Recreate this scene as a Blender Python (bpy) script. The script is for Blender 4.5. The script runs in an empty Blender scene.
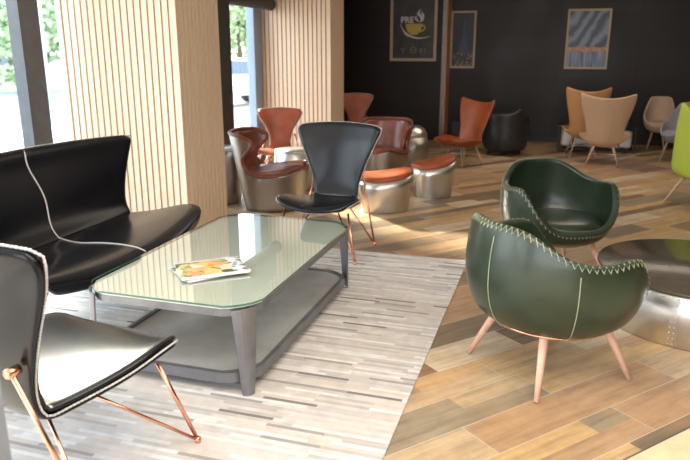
import bpy, bmesh, math, random
from mathutils import Vector, Matrix
from mathutils.geometry import delaunay_2d_cdt
random.seed(7)
S = bpy.context.scene
C = S.collection
PI = math.pi
R = math.radians

# ------------------------------------------------------------------ camera, world, lights
cd = bpy.data.cameras.new('camera'); cam = bpy.data.objects.new('camera', cd); C.objects.link(cam)
cam.location = (0, 0, 1.6)
cam.rotation_euler = (R(90 - 15.26), 0, R(17.3))
cd.sensor_width = 36; cd.lens = 34.43; cd.clip_end = 200; cd.clip_start = 0.05
S.camera = cam
cd.dof.use_dof = True; cd.dof.focus_distance = 3.4; cd.dof.aperture_fstop = 3.2
S.view_settings.view_transform = 'Standard'; S.view_settings.look = 'None'
S.view_settings.gamma = 1; S.view_settings.use_curve_mapping = False
S.view_settings.exposure = 0.85

W = bpy.data.worlds.new('world'); S.world = W; W.use_nodes = True
wn = W.node_tree; wn.nodes.clear()
wo = wn.nodes.new('ShaderNodeOutputWorld'); wb = wn.nodes.new('ShaderNodeBackground')
tc = wn.nodes.new('ShaderNodeTexCoord'); sx = wn.nodes.new('ShaderNodeSeparateXYZ'); rp = wn.nodes.new('ShaderNodeValToRGB')
wn.links.new(tc.outputs['Generated'], sx.inputs[0]); wn.links.new(sx.outputs['Z'], rp.inputs[0])
rp.color_ramp.elements[0].position = 0.0; rp.color_ramp.elements[0].color = (0.95, 0.97, 1.0, 1)
rp.color_ramp.elements[1].position = 0.6; rp.color_ramp.elements[1].color = (0.62, 0.78, 1.0, 1)
wn.links.new(rp.outputs[0], wb.inputs['Color']); wb.inputs['Strength'].default_value = 3.4
wn.links.new(wb.outputs[0], wo.inputs['Surface'])

def light(name, kind, loc, energy, color, size=None, sizey=None, direction=None, angle=None):
    l = bpy.data.lights.new(name, kind); o = bpy.data.objects.new(name, l); C.objects.link(o)
    o.location = loc; l.energy = energy; l.color = color
    if kind == 'AREA':
        l.shape = 'RECTANGLE'; l.size = size; l.size_y = sizey
    if angle: l.angle = angle
    if direction: o.rotation_euler = Vector(direction).to_track_quat('-Z', 'Y').to_euler()
    return o
light('sun', 'SUN', (-8, 14, 6), 16.0, (1.0, 0.9, 0.76), direction=(0.78, -0.62, -0.44), angle=R(5))
light('ceiling_fill', 'AREA', (0.2, 1.2, 2.85), 75, (1.0, 0.92, 0.82), 3.0, 2.4, direction=(0, 0, -1))  # unseen fill light added to brighten the near floor, not a known fixture
light('ceiling_fill', 'AREA', (0.3, 9.0, 2.85), 26, (1.0, 0.86, 0.72), 3.0, 2.0, direction=(0, 0, -1))  # second unseen fill, added over the back of the room

# ------------------------------------------------------------------ materials
class NT:
    def __init__(s, name):
        s.m = bpy.data.materials.new(name); s.m.use_nodes = True
        s.t = s.m.node_tree; s.b = s.t.nodes['Principled BSDF']; s.out = s.t.nodes['Material Output']
    def n(s, kind, **kw):
        nd = s.t.nodes.new(kind)
        for k, v in kw.items(): setattr(nd, k, v)
        return nd
    def l(s, a, b): s.t.links.new(a, b)
    def math(s, op, a, b=None, c=None):
        nd = s.n('ShaderNodeMath', operation=op)
        for i, x in enumerate((a, b, c)):
            if x is None: continue
            if isinstance(x, (int, float)): nd.inputs[i].default_value = x
            else: s.l(x, nd.inputs[i])
        return nd.outputs[0]
    def ramp(s, fac, stops, interp='LINEAR'):
        nd = s.n('ShaderNodeValToRGB'); cr = nd.color_ramp; cr.interpolation = interp
        while len(cr.elements) < len(stops): cr.elements.new(0.5)
        for e, (p, c) in zip(cr.elements, stops): e.position = p; e.color = (*c, 1)
        s.l(fac, nd.inputs[0]); return nd.outputs[0]
    def noise(s, scale, detail=3, vec=None, rough=0.5):
        nd = s.n('ShaderNodeTexNoise'); nd.inputs['Scale'].default_value = scale
        nd.inputs['Detail'].default_value = detail; nd.inputs['Roughness'].default_value = rough
        if vec is not None: s.l(vec, nd.inputs['Vector'])
        return nd.outputs['Fac']
    def bump(s, h, strength, dist=0.01):
        nd = s.n('ShaderNodeBump'); nd.inputs['Strength'].default_value = strength
        nd.inputs['Distance'].default_value = dist
        s.l(h, nd.inputs['Height']); s.l(nd.outputs[0], s.b.inputs['Normal'])
    def mix(s, fac, a, b, mode='MIX'):
        nd = s.n('ShaderNodeMix', data_type='RGBA', blend_type=mode)
        for i, x in ((0, fac), (6, a), (7, b)):
            if isinstance(x, (int, float)): nd.inputs[i].default_value = x
            elif isinstance(x, tuple): nd.inputs[i].default_value = (*x, 1)
            else: s.l(x, nd.inputs[i])
        return nd.outputs[2]
    def obj(s): return s.n('ShaderNodeTexCoord').outputs['Object']

def lin(r, g, b):
    f = lambda c: (c / 255 / 12.92) if c <= 10 else ((c / 255 + 0.055) / 1.055) ** 2.4
    return (f(r), f(g), f(b))

def simple(name, col, rough=0.5, metal=0.0, coat=0.0, var=0.12, scale=12, bump=0.0, bscale=200, spec=0.5):
    q = NT(name); b = q.b
    nz = q.noise(scale, 4, q.obj())
    lo = tuple(c * (1 - var) for c in col); hi = tuple(min(1, c * (1 + var)) for c in col)
    q.l(q.ramp(nz, [(0.3, lo), (0.7, hi)]), b.inputs['Base Color'])
    b.inputs['Roughness'].default_value = rough; b.inputs['Metallic'].default_value = metal
    b.inputs['Coat Weight'].default_value = coat; b.inputs['Coat Roughness'].default_value = 0.15
    b.inputs['Specular IOR Level'].default_value = spec
    if bump: q.bump(q.noise(bscale, 3, q.obj()), bump, 0.002)
    return q.m

M = {}
M['black_leather'] = simple('black leather', (0.006, 0.0065, 0.009), 0.22, spec=0.4, var=0.3, bump=0.15, bscale=160)
M['black_leather_worn'] = simple('soft black leather', (0.02, 0.019, 0.02), 0.38, var=0.3, bump=0.2, bscale=160)
M['green_leather'] = simple('dark green leather', (0.022, 0.036, 0.020), 0.3, coat=0.2, var=0.3, scale=5, bump=0.25, bscale=120)
M['cognac_leather'] = simple('cognac leather', (0.34, 0.078, 0.027), 0.38, var=0.25, scale=6, bump=0.2, bscale=140)
M['brown_leather'] = simple('reddish brown leather', (0.20, 0.055, 0.03), 0.3, coat=0.2, var=0.3, scale=6, bump=0.2, bscale=140)
M['trim_leather'] = simple('dark brown leather trim', (0.17, 0.045, 0.022), 0.4, var=0.2)
M['silver_thread'] = simple('silver thread', (0.62, 0.58, 0.56), 0.5, var=0.2, scale=300)
M['green_thread'] = simple('pale green thread', (0.33, 0.35, 0.24), 0.6, var=0.2, scale=300)
M['copper'] = simple('copper metal', (0.85, 0.42, 0.28), 0.25, metal=1.0, var=0.05)
M['steel'] = simple('satin steel', (0.62, 0.61, 0.60), 0.3, metal=1.0, var=0.1, scale=6)
M['dark_steel'] = simple('grey painted steel', (0.21, 0.21, 0.225), 0.38, metal=0.7, var=0.15, scale=8)
M['shelf_metal'] = simple('brushed grey sheet metal', (0.50, 0.495, 0.48), 0.45, metal=0.5, var=0.18, scale=4)
M['beech'] = simple('pale pink beech wood', (0.70, 0.42, 0.30), 0.45, var=0.1, scale=20)
M['oak_leg'] = simple('light oak leg wood', (0.50, 0.33, 0.20), 0.5, var=0.1, scale=20)
M['tan_fabric'] = simple('tan woven fabric', (0.48, 0.31, 0.19), 0.85, var=0.08, scale=60, bump=0.3, bscale=500)
M['amber_fabric'] = simple('amber brown fabric', (0.52, 0.27, 0.11), 0.8, var=0.1, scale=60, bump=0.3, bscale=500)
M['beige_fabric'] = simple('beige fabric', (0.56, 0.41, 0.30), 0.9, var=0.08, scale=60)
M['grey_fabric'] = simple('grey fabric', (0.27, 0.27, 0.28), 0.9, var=0.08, scale=60)
M['lime_fabric'] = simple('lime green fabric', (0.40, 0.47, 0.05), 0.85, var=0.08, scale=60, bump=0.2, bscale=400)
M['black_metal'] = simple('black metal', (0.012, 0.012, 0.013), 0.4, var=0.1)
M['anthracite'] = simple('anthracite frame', (0.075, 0.08, 0.09), 0.35, metal=0.3, var=0.1)
M['bluegrey'] = simple('blue grey frame', (0.26, 0.33, 0.42), 0.4, var=0.05)
M['dark_post'] = simple('very dark brown post', (0.016, 0.011, 0.010), 0.5, var=0.2)
M['door_frame'] = simple('grey painted frame', (0.22, 0.24, 0.28), 0.5, var=0.06)
M['blind'] = simple('charcoal blind fabric', (0.035, 0.033, 0.035), 0.7, var=0.1)
M['white_plaster'] = simple('white plaster', (0.75, 0.74, 0.72), 0.9, var=0.03)
M['paper'] = simple('white paper', (0.82, 0.80, 0.82), 0.5, var=0.03)
M['frame_wood'] = simple('pale frame wood', (0.52, 0.38, 0.25), 0.5, var=0.12, scale=30)
M['chalk'] = simple('chalk white paint', (0.72, 0.72, 0.70), 0.7, var=0.05)
M['cup_yellow'] = simple('yellow paint', (0.62, 0.47, 0.10), 0.6, var=0.2, scale=40)
M['dull_gold'] = simple('dull gold paint', (0.22, 0.18, 0.09), 0.7, var=0.2, scale=40)
M['car_white'] = simple('white car paint', (0.80, 0.82, 0.84), 0.25, coat=0.6, var=0.01)
M['car_glass'] = simple('dark car glass', (0.10, 0.13, 0.16), 0.08, var=0.05)
M['rubber'] = simple('tyre rubber', (0.09, 0.085, 0.08), 0.8, var=0.1)
M['bark'] = simple('tree bark', (0.12, 0.09, 0.06), 0.9, var=0.2)
M['leaves'] = simple('green leaves', (0.36, 0.46, 0.26), 0.7, var=0.45, scale=1.5)
M['building'] = simple('pale building render', (0.62, 0.60, 0.56), 0.9, var=0.05, scale=1)
M['building_window'] = simple('building window glass', (0.16, 0.20, 0.25), 0.2, var=0.05)
M['pole'] = simple('pale painted pole', (0.55, 0.62, 0.72), 0.5, var=0.03)
M['asphalt'] = simple('pale sunlit paving', (0.42, 0.42, 0.41), 0.9, var=0.08, scale=1)
M['cream_rug'] = simple('cream woven mat', (0.66, 0.56, 0.34), 0.85, var=0.1, scale=9, bump=0.3, bscale=300)
M['dark_binding'] = simple('dark mat edging', (0.12, 0.11, 0.10), 0.8, var=0.1)
M['quilt_steel'] = simple('pale sheet steel', (0.68, 0.65, 0.62), 0.45, metal=0.3, var=0.06)

def mat_floor():
    q = NT('patchwork wood plank floor')
    pos = q.n('ShaderNodeNewGeometry').outputs['Position']
    mp = q.n('ShaderNodeMapping'); q.l(pos, mp.inputs[0])
    # u along the planks: direction 41 degrees from +Y towards +X
    mp.inputs['Rotation'].default_value = (0, 0, R(-49))
    sp = q.n('ShaderNodeSeparateXYZ'); q.l(mp.outputs[0], sp.inputs[0])
    u, v = sp.outputs[0], sp.outputs[1]
    Wd, L = 0.229, 1.22
    vv = q.math('DIVIDE', q.math('ADD', v, -1.915 + 10 * Wd), Wd)
    row = q.math('FLOOR', vv); fv = q.math('SUBTRACT', vv, row)
    wn1 = q.n('ShaderNodeTexWhiteNoise', noise_dimensions='1D'); q.l(row, wn1.inputs['W'])
    uu = q.math('ADD', q.math('DIVIDE', u, L), q.math('MULTIPLY', wn1.outputs['Value'], 3.0))
    col = q.math('FLOOR', uu); fu = q.math('SUBTRACT', uu, col)
    # sub-patches: each plank is printed as narrower boards of differing colour
    cmb = q.n('ShaderNodeCombineXYZ'); q.l(row, cmb.inputs[0]); q.l(col, cmb.inputs[1])
    wn2 = q.n('ShaderNodeTexWhiteNoise', noise_dimensions='3D'); q.l(cmb.outputs[0], wn2.inputs['Vector'])
    split = q.math('GREATER_THAN', wn2.outputs['Value'], 0.72)
    sv = q.math('FLOOR', q.math('MULTIPLY', fv, q.math('ADD', 1.0, split)))
    wns = q.n('ShaderNodeSeparateColor'); q.l(wn2.outputs['Color'], wns.inputs[0])
    nsub = q.math('ADD', 1.0, q.math('FLOOR', q.math('MULTIPLY', wns.outputs[1], 1.7)))
    su = q.math('FLOOR', q.math('ADD', q.math('MULTIPLY', fu, nsub), q.math('MULTIPLY', sv, 0.37)))
    c2 = q.n('ShaderNodeCombineXYZ')
    q.l(q.math('ADD', q.math('MULTIPLY', row, 3.1), sv), c2.inputs[0]); q.l(q.math('ADD', q.math('MULTIPLY', col, 7.7), su), c2.inputs[1])
    wn3 = q.n('ShaderNodeTexWhiteNoise', noise_dimensions='3D'); q.l(c2.outputs[0], wn3.inputs['Vector'])
    base = q.ramp(wn3.outputs['Value'], [(0.0, lin(128, 108, 86)), (0.15, lin(176, 142, 108)), (0.34, lin(186, 160, 126)), (0.52, lin(150, 134, 110)),
                                         (0.66, lin(194, 160, 114)), (0.84, lin(202, 182, 154)), (0.94, lin(132, 98, 72))], 'CONSTANT')
    st = q.n('ShaderNodeMapping'); q.l(mp.outputs[0], st.inputs[0]); st.inputs['Scale'].default_value = (1.3, 16, 1)
    off = q.n('ShaderNodeVectorMath', operation='ADD'); q.l(st.outputs[0], off.inputs[0]); q.l(wn3.outputs['Color'], off.inputs[1])
    g1 = q.noise(1.6, 5, off.outputs[0], 0.6)
    grain = q.ramp(g1, [(0.25, (0.62, 0.62, 0.62)), (0.5, (1, 1, 1)), (0.75, (1.22, 1.2, 1.16))])
    colr = q.mix(1.0, base, grain, 'MULTIPLY')
    big = q.noise(1.8, 3, mp.outputs[0])
    colr = q.mix(q.ramp(big, [(0.45, (0, 0, 0)), (0.75, (0.4, 0.4, 0.4))]), colr, lin(186, 140, 96))
    mot = q.noise(7.0, 5, mp.outputs[0], 0.65)
    colr = q.mix(1.0, colr, q.ramp(mot, [(0.3, (0.86, 0.84, 0.80)), (0.5, (1, 1, 1)), (0.72, (1.12, 1.13, 1.12))]), 'MULTIPLY')
    # grout lines
    d1 = q.math('MINIMUM', fv, q.math('SUBTRACT', 1.0, fv)); d2 = q.math('MINIMUM', fu, q.math('SUBTRACT', 1.0, fu))
    e = q.math('MINIMUM', q.math('MULTIPLY', d1, Wd), q.math('MULTIPLY', d2, L))
    ln = q.math('LESS_THAN', e, 0.0022)
    colr = q.mix(ln, colr, lin(196, 182, 160))
    q.l(colr, q.b.inputs['Base Color'])
    q.b.inputs['Roughness'].default_value = 0.42; q.b.inputs['Specular IOR Level'].default_value = 0.45
    q.bump(g1, 0.08, 0.003)
    return q.m

def mat_rug():
    q = NT('strip patchwork hide rug')
    pos = q.n('ShaderNodeNewGeometry').outputs['Position']
    sp = q.n('ShaderNodeSeparateXYZ'); q.l(pos, sp.inputs[0])
    vv = q.math('DIVIDE', sp.outputs[1], 0.0235); row = q.math('FLOOR', vv); fv = q.math('SUBTRACT', vv, row)
    w1 = q.n('ShaderNodeTexWhiteNoise', noise_dimensions='1D'); q.l(row, w1.inputs['W'])
    uu = q.math('ADD', q.math('DIVIDE', sp.outputs[0], 0.27), q.math('MULTIPLY', w1.outputs['Value'], 9.0))
    col = q.math('FLOOR', uu)
    c = q.n('ShaderNodeCombineXYZ'); q.l(row, c.inputs[0]); q.l(col, c.inputs[1])
    w2 = q.n('ShaderNodeTexWhiteNoise', noise_dimensions='3D'); q.l(c.outputs[0], w2.inputs['Vector'])
    base = q.ramp(w2.outputs['Value'], [(0.0, lin(208, 200, 192)), (0.30, lin(222, 217, 211)), (0.52, lin(198, 189, 181)), (0.70, lin(207, 194, 180)),
                                        (0.82, lin(186, 177, 170)), (0.92, lin(158, 149, 142)), (0.972, lin(122, 113, 106))], 'CONSTANT')
    nz = q.noise(14, 4, pos)
    colr = q.mix(1.0, base, q.ramp(nz, [(0.3, (0.86, 0.85, 0.84)), (0.7, (1.06, 1.05, 1.05))]), 'MULTIPLY')
    colr = q.mix(q.math('LESS_THAN', fv, 0.10), colr, lin(200, 193, 187))
    q.l(colr, q.b.inputs['Base Color']); q.b.inputs['Roughness'].default_value = 0.75
    q.b.inputs['Sheen Weight'].default_value = 0.2
    q.bump(q.math('ADD', nz, q.math('MULTIPLY', fv, 0.4)), 0.15, 0.004)
    return q.m

def mat_darkwall():
    q = NT('dark brown wall panelling')
    pos = q.n('ShaderNodeNewGeometry').outputs['Position']
    sp = q.n('ShaderNodeSeparateXYZ'); q.l(pos, sp.inputs[0])
    c = q.n('ShaderNodeCombineXYZ'); q.l(sp.outputs[0], c.inputs[0]); q.l(sp.outputs[2], c.inputs[1])
    br = q.n('ShaderNodeTexBrick'); q.l(c.outputs[0], br.inputs['Vector']); br.offset = 0.0
    br.inputs['Color1'].default_value = (0.018, 0.0125, 0.0115, 1); br.inputs['Color2'].default_value = (0.022, 0.016, 0.0145, 1)
    br.inputs['Mortar'].default_value = (0.006, 0.005, 0.005, 1); br.inputs['Scale'].default_value = 1.0
    br.inputs['Mortar Size'].default_value = 0.006; br.inputs['Brick Width'].default_value = 1.3; br.inputs['Row Height'].default_value = 0.55
    st = q.n('ShaderNodeMapping'); q.l(pos, st.inputs[0]); st.inputs['Scale'].default_value = (1.5, 1, 1.2)
    nz = q.noise(1.4, 4, st.outputs[0])
    colr = q.mix(1.0, br.outputs['Color'], q.ramp(nz, [(0.3, (0.8, 0.8, 0.8)), (0.7, (1.3, 1.3, 1.3))]), 'MULTIPLY')
    q.l(colr, q.b.inputs['Base Color'])
    q.l(q.ramp(nz, [(0.3, (0.40,) * 3), (0.7, (0.55,) * 3)]), q.b.inputs['Roughness'])
    q.b.inputs['Specular IOR Level'].default_value = 0.35
    return q.m

def mat_slat(name, a, b):
    q = NT(name)
    pos = q.n('ShaderNodeNewGeometry').outputs['Position']
    st = q.n('ShaderNodeMapping'); q.l(pos, st.inputs[0]); st.inputs['Scale'].default_value = (9, 9, 0.8)
    nz = q.noise(2.5, 4, st.outputs[0])
    q.l(q.ramp(nz, [(0.2, a), (0.8, b)]), q.b.inputs['Base Color']); q.b.inputs['Roughness'].default_value = 0.5
    return q.m

def mat_glass(name, tint, gloss=1.0):
    q = NT(name); q.t.nodes.remove(q.b)
    tr = q.n('ShaderNodeBsdfTransparent'); tr.inputs[0].default_value = (*tint, 1)
    gl = q.n('ShaderNodeBsdfGlossy'); gl.inputs['Roughness'].default_value = 0.02
    fr = q.n('ShaderNodeFresnel'); fr.inputs['IOR'].default_value = 1.5
    mx = q.n('ShaderNodeMixShader'); ge = q.n('ShaderNodeNewGeometry'); q.l(q.math('MULTIPLY', q.math('MULTIPLY', fr.outputs[0], gloss), q.math('SUBTRACT', 1.0, ge.outputs['Backfacing'])), mx.inputs[0])
    q.l(tr.outputs[0], mx.inputs[1]); q.l(gl.outputs[0], mx.inputs[2]); q.l(mx.outputs[0], q.out.inputs[0])
    return q.m

def mat_magazine():
    q = NT('printed magazine cover')
    o = q.obj()
    n1 = q.n('ShaderNodeTexVoronoi'); n1.inputs['Scale'].default_value = 16; q.l(o, n1.inputs['Vector'])
    s = q.n('ShaderNodeSeparateColor'); q.l(n1.outputs['Color'], s.inputs[0])
    c = q.ramp(s.outputs[0], [(0.0, lin(214, 190, 120)), (0.2, lin(226, 150, 90)), (0.38, lin(240, 222, 190)), (0.52, lin(120, 142, 70)),
                              (0.66, lin(206, 168, 60)), (0.8, lin(176, 92, 60)), (0.9, lin(60, 74, 66))], 'CONSTANT')
    nz = q.noise(30, 3, o)
    c = q.mix(q.ramp(nz, [(0.4, (0, 0, 0)), (0.65, (0.7, 0.7, 0.7))]), c, lin(232, 206, 150))
    sp = q.n('ShaderNodeSeparateXYZ'); q.l(o, sp.inputs[0])
    band = q.math('GREATER_THAN', sp.outputs[1], 0.10)
    tx = q.n('ShaderNodeTexVoronoi'); tx.inputs['Scale'].default_value = 30; q.l(o, tx.inputs['Vector'])
    head = q.ramp(tx.outputs['Distance'], [(0.0, lin(110, 110, 112)), (0.4, lin(150, 150, 150)), (0.5, lin(232, 232, 230))])
    c = q.mix(band, c, head)
    q.l(c, q.b.inputs['Base Color']); q.b.inputs['Roughness'].default_value = 0.25
    return q.m

def mat_wave_picture():   # cloudy sky, a strip of lit skyline, reflections
    q = NT('grey blue city dusk print'); o = q.obj()
    sp = q.n('ShaderNodeSeparateXYZ'); q.l(o, sp.inputs[0]); x, z = sp.outputs[0], sp.outputs[2]
    wv = q.n('ShaderNodeTexWave', wave_type='RINGS'); wv.inputs['Scale'].default_value = 2.0; wv.inputs['Distortion'].default_value = 9
    wv.inputs['Detail'].default_value = 3; mp = q.n('ShaderNodeMapping'); q.l(o, mp.inputs[0]); mp.inputs['Location'].default_value = (0.3, 0, 0.35)
    mp.inputs['Scale'].default_value = (1, 1, 0.7); mp.inputs['Rotation'].default_value = (0, .8, 0)
    q.l(mp.outputs[0], wv.inputs['Vector'])
    sky = q.ramp(wv.outputs['Fac'], [(0.1, lin(62, 70, 86)), (0.6, lin(100, 110, 128)), (1.0, lin(134, 142, 158))])
    nz = q.noise(26, 2, o)
    hor = q.math('LESS_THAN', q.math('ABSOLUTE', q.math('ADD', z, 0.17)), q.math('MULTIPLY', nz, 0.08))
    c = q.mix(hor, sky, q.ramp(q.noise(40, 2, o), [(0.35, lin(120, 116, 110)), (0.6, lin(214, 150, 96))]))
    st = q.n('ShaderNodeMapping'); q.l(o, st.inputs[0]); st.inputs['Scale'].default_value = (26, 1, 2.5)
    rf = q.ramp(q.noise(1.0, 2, st.outputs[0]), [(0.3, lin(54, 62, 84)), (0.7, lin(150, 160, 186))])
    c = q.mix(q.math('LESS_THAN', z, -0.215), c, rf)
    q.l(c, q.b.inputs['Base Color']); q.b.inputs['Roughness'].default_value = 0.4
    return q.m

def mat_night_picture():
    q = NT('night city print'); o = q.obj()
    sp = q.n('ShaderNodeSeparateXYZ'); q.l(o, sp.inputs[0]); x, z = sp.outputs[0], sp.outputs[2]
    nz = q.noise(34, 3, o)
    lights = q.ramp(nz, [(0.5, lin(20, 20, 26)), (0.62, lin(150, 130, 100)), (0.75, lin(220, 200, 170))])
    c = q.mix(q.math('LESS_THAN', z, -0.22), lin(15, 16, 22), lights)
    q.l(c, q.b.inputs['Base Color']); q.b.inputs['Roughness'].default_value = 0.4
    return q.m

def mat_chalkboard():
    q = NT('chalkboard grey print'); o = q.obj()
    q.l(q.ramp(q.noise(5, 4, o), [(0.3, lin(48, 44, 42)), (0.7, lin(74, 70, 66))]), q.b.inputs['Base Color'])
    q.b.inputs['Roughness'].default_value = 0.4
    return q.m

def mat_brushed(name, col, rough):
    q = NT(name); o = q.obj()
    st = q.n('ShaderNodeMapping'); q.l(o, st.inputs[0]); st.inputs['Scale'].default_value = (2, 2, 1.2)
    nz = q.noise(2.0, 4, st.outputs[0])
    q.l(q.ramp(nz, [(0.3, tuple(c * 0.8 for c in col)), (0.7, col)]), q.b.inputs['Base Color'])
    q.b.inputs['Metallic'].default_value = 1.0
    q.l(q.ramp(nz, [(0.3, (rough - 0.06,) * 3), (0.7, (rough + 0.1,) * 3)]), q.b.inputs['Roughness'])
    return q.m

M['floor'] = mat_floor(); M['rug'] = mat_rug(); M['darkwall'] = mat_darkwall()
M['slat'] = mat_slat('pale slatted wood', lin(230, 201, 170), lin(233, 206, 176))
M['slat_gap'] = mat_slat('brown gap backing', lin(140, 98, 70), lin(150, 106, 78))
M['wood_trim'] = mat_slat('orange brown veneer', lin(186, 134, 98), lin(200, 148, 110))
M['glass'] = mat_glass('clear window glass', (0.97, 0.99, 0.98), 0.6)
M['table_glass'] = mat_glass('green tinted table glass', (0.97, 0.985, 0.97), 2.2)
M['glass_edge'] = simple('green glass edge', (0.05, 0.16, 0.12), 0.1, var=0.1, coat=0.5)
M['table_panel'] = simple('pale grey green panel', (0.72, 0.75, 0.65), 0.35, var=0.03)
M['drum_top'] = simple('dark taupe tinted glass', (0.075, 0.062, 0.045), 0.2, var=0.15, spec=0.35)
M['magazine'] = mat_magazine()
M['wave_pic'] = mat_wave_picture(); M['night_pic'] = mat_night_picture(); M['chalkboard'] = mat_chalkboard()
M['spire'] = simple('blue lit tower print', lin(62, 72, 104), 0.5, var=0.3, scale=30)
M['aluminium'] = mat_brushed('riveted aluminium', (0.74, 0.72, 0.68), 0.30)
M['aluminium_warm'] = mat_brushed('warm aluminium', (0.40, 0.36, 0.32), 0.38)

# ------------------------------------------------------------------ helpers
def obj(name, bm_or_me, mat, parent=None, smooth=False):
    if isinstance(bm_or_me, bmesh.types.BMesh):
        me = bpy.data.meshes.new(name); bm_or_me.to_mesh(me); bm_or_me.free()
    else: me = bm_or_me
    mats = mat if isinstance(mat, (list, tuple)) else [mat]
    for m in mats: me.materials.append(M[m] if isinstance(m, str) else m)
    o = bpy.data.objects.new(name, me); C.objects.link(o)
    if parent: o.parent = parent
    if smooth:
        for p in me.polygons: p.use_smooth = True
    return o
def tag(o, label, cat, group=None):
    o['label'] = label; o['category'] = cat
    if group: o['group'] = group
    return o
def thing(name, label, cat, loc=(0, 0, 0), rz=0, group=None):
    o = bpy.data.objects.new(name, None); C.objects.link(o); o.location = loc; o.rotation_euler = (0, 0, rz)
    o.empty_display_size = 0.1
    return tag(o, label, cat, group)
def struct(name, bm, mat, smooth=False):
    o = obj(name, bm, mat, None, smooth); o['kind'] = 'structure'; return o
def box(bm, x0, x1, y0, y1, z0, z1, mi=0):
    vs = [bm.verts.new(p) for p in ((x0, y0, z0), (x1, y0, z0), (x1, y1, z0), (x0, y1, z0), (x0, y0, z1), (x1, y0, z1), (x1, y1, z1), (x0, y1, z1))]
    for f in ((0, 3, 2, 1), (4, 5, 6, 7), (0, 1, 5, 4), (1, 2, 6, 5), (2, 3, 7, 6), (3, 0, 4, 7)):
        bm.faces.new([vs[i] for i in f]).material_index = mi
def bxm(*a):
    bm = bmesh.new(); box(bm, *a); return bm
def bevel(o, w=0.003, seg=2):
    m = o.modifiers.new('bevel', 'BEVEL'); m.width = w; m.segments = seg; m.limit_method = 'ANGLE'; return o
def tube(bm, pts, r, n=8, closed=False, r1=None):
    pts = [Vector(p) for p in pts]; N = len(pts); rings = []
    prev = None
    for i, p in enumerate(pts):
        a = pts[(i - 1) % N] if (closed or i > 0) else p
        b = pts[(i + 1) % N] if (closed or i < N - 1) else p
        t = (b - a)
        if t.length < 1e-9: t = Vector((0, 0, 1))
        t.normalize()
        if prev is None:
            ref = Vector((0, 0, 1)) if abs(t.z) < 0.9 else Vector((1, 0, 0))
            nx = t.cross(ref).normalized()
        else:
            nx = (prev - t * prev.dot(t))
            nx = nx.normalized() if nx.length > 1e-6 else t.orthogonal().normalized()
        prev = nx; ny = t.cross(nx)
        rr = r if r1 is None else r + (r1 - r) * i / max(1, N - 1)
        rings.append([bm.verts.new(p + (nx * math.cos(2 * PI * k / n) + ny * math.sin(2 * PI * k / n)) * rr) for k in range(n)])
    for i in range(N if closed else N - 1):
        A, B = rings[i], rings[(i + 1) % N]
        for k in range(n): bm.faces.new((A[k], A[(k + 1) % n], B[(k + 1) % n], B[k]))
    if not closed:
        bm.faces.new(rings[0][::-1]); bm.faces.new(rings[-1])
def tubem(pts, r, n=8, closed=False, r1=None):
    bm = bmesh.new(); tube(bm, pts, r, n, closed, r1); return bm
def lathe(bm, prof, n=32, cx=0, cy=0, caps=True):
    rings = [[bm.verts.new((cx + r * math.cos(2 * PI * k / n), cy + r * math.sin(2 * PI * k / n), z)) for k in range(n)] for r, z in prof]
    for A, B in zip(rings, rings[1:]):
        for k in range(n): bm.faces.new((A[k], A[(k + 1) % n], B[(k + 1) % n], B[k]))
    if caps:
        bm.faces.new(rings[0][::-1]); bm.faces.new(rings[-1])
def interp(keys, t):
    n = len(keys)
    if t <= keys[0][0]: return list(keys[0][1:])
    if t >= keys[-1][0]: return list(keys[-1][1:])
    for i in range(n - 1):
        if keys[i][0] <= t <= keys[i + 1][0]: break
    t0, t1 = keys[i][0], keys[i + 1][0]; h = t1 - t0; s = (t - t0) / h
    out = []
    for j in range(1, len(keys[0])):
        p0, p1 = keys[i][j], keys[i + 1][j]
        m0 = (p1 - keys[i - 1][j]) / (t1 - keys[i - 1][0]) if i > 0 else (p1 - p0) / h
        m1 = (keys[i + 2][j] - p0) / (keys[i + 2][0] - t0) if i + 2 < n else (p1 - p0) / h
        out.append((2*s**3 - 3*s*s + 1) * p0 + (s**3 - 2*s*s + s) * h * m0 + (-2*s**3 + 3*s*s) * p1 + (s**3 - s*s) * h * m1)
    return out
def grid(fn, nu, nv, name, mat, parent, thick, offset, sub=1):
    """surface patch fn(u,v) with thickness; fn's u to the right, v upward/backward"""
    bm = bmesh.new()
    vs = [[bm.verts.new(fn(i / nu, j / nv)) for i in range(nu + 1)] for j in range(nv + 1)]
    for j in range(nv):
        for i in range(nu): bm.faces.new((vs[j][i], vs[j][i + 1], vs[j + 1][i + 1], vs[j + 1][i]))
    o = obj(name, bm, mat, parent, True)
    if thick:
        m = o.modifiers.new('solid', 'SOLIDIFY'); m.thickness = thick; m.offset = offset; m.use_even_offset = False
    if sub:
        m = o.modifiers.new('sub', 'SUBSURF'); m.levels = sub; m.render_levels = sub
    return o
def copy_tree(o, parent=None):
    c = o.copy(); C.objects.link(c)
    if parent: c.parent = parent
    for ch in list(o.children): copy_tree(ch, c)
    return c
def place(src, loc, rz, label, used, group=None):
    """first use moves the original itself, afterwards copies of it and of its parts"""
    o = src if id(src) not in used else copy_tree(src)
    used.add(id(src)); o.location = loc; o.rotation_euler = (0, 0, rz); o['label'] = label
    if group: o['group'] = group
    return o
used = set()

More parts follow.
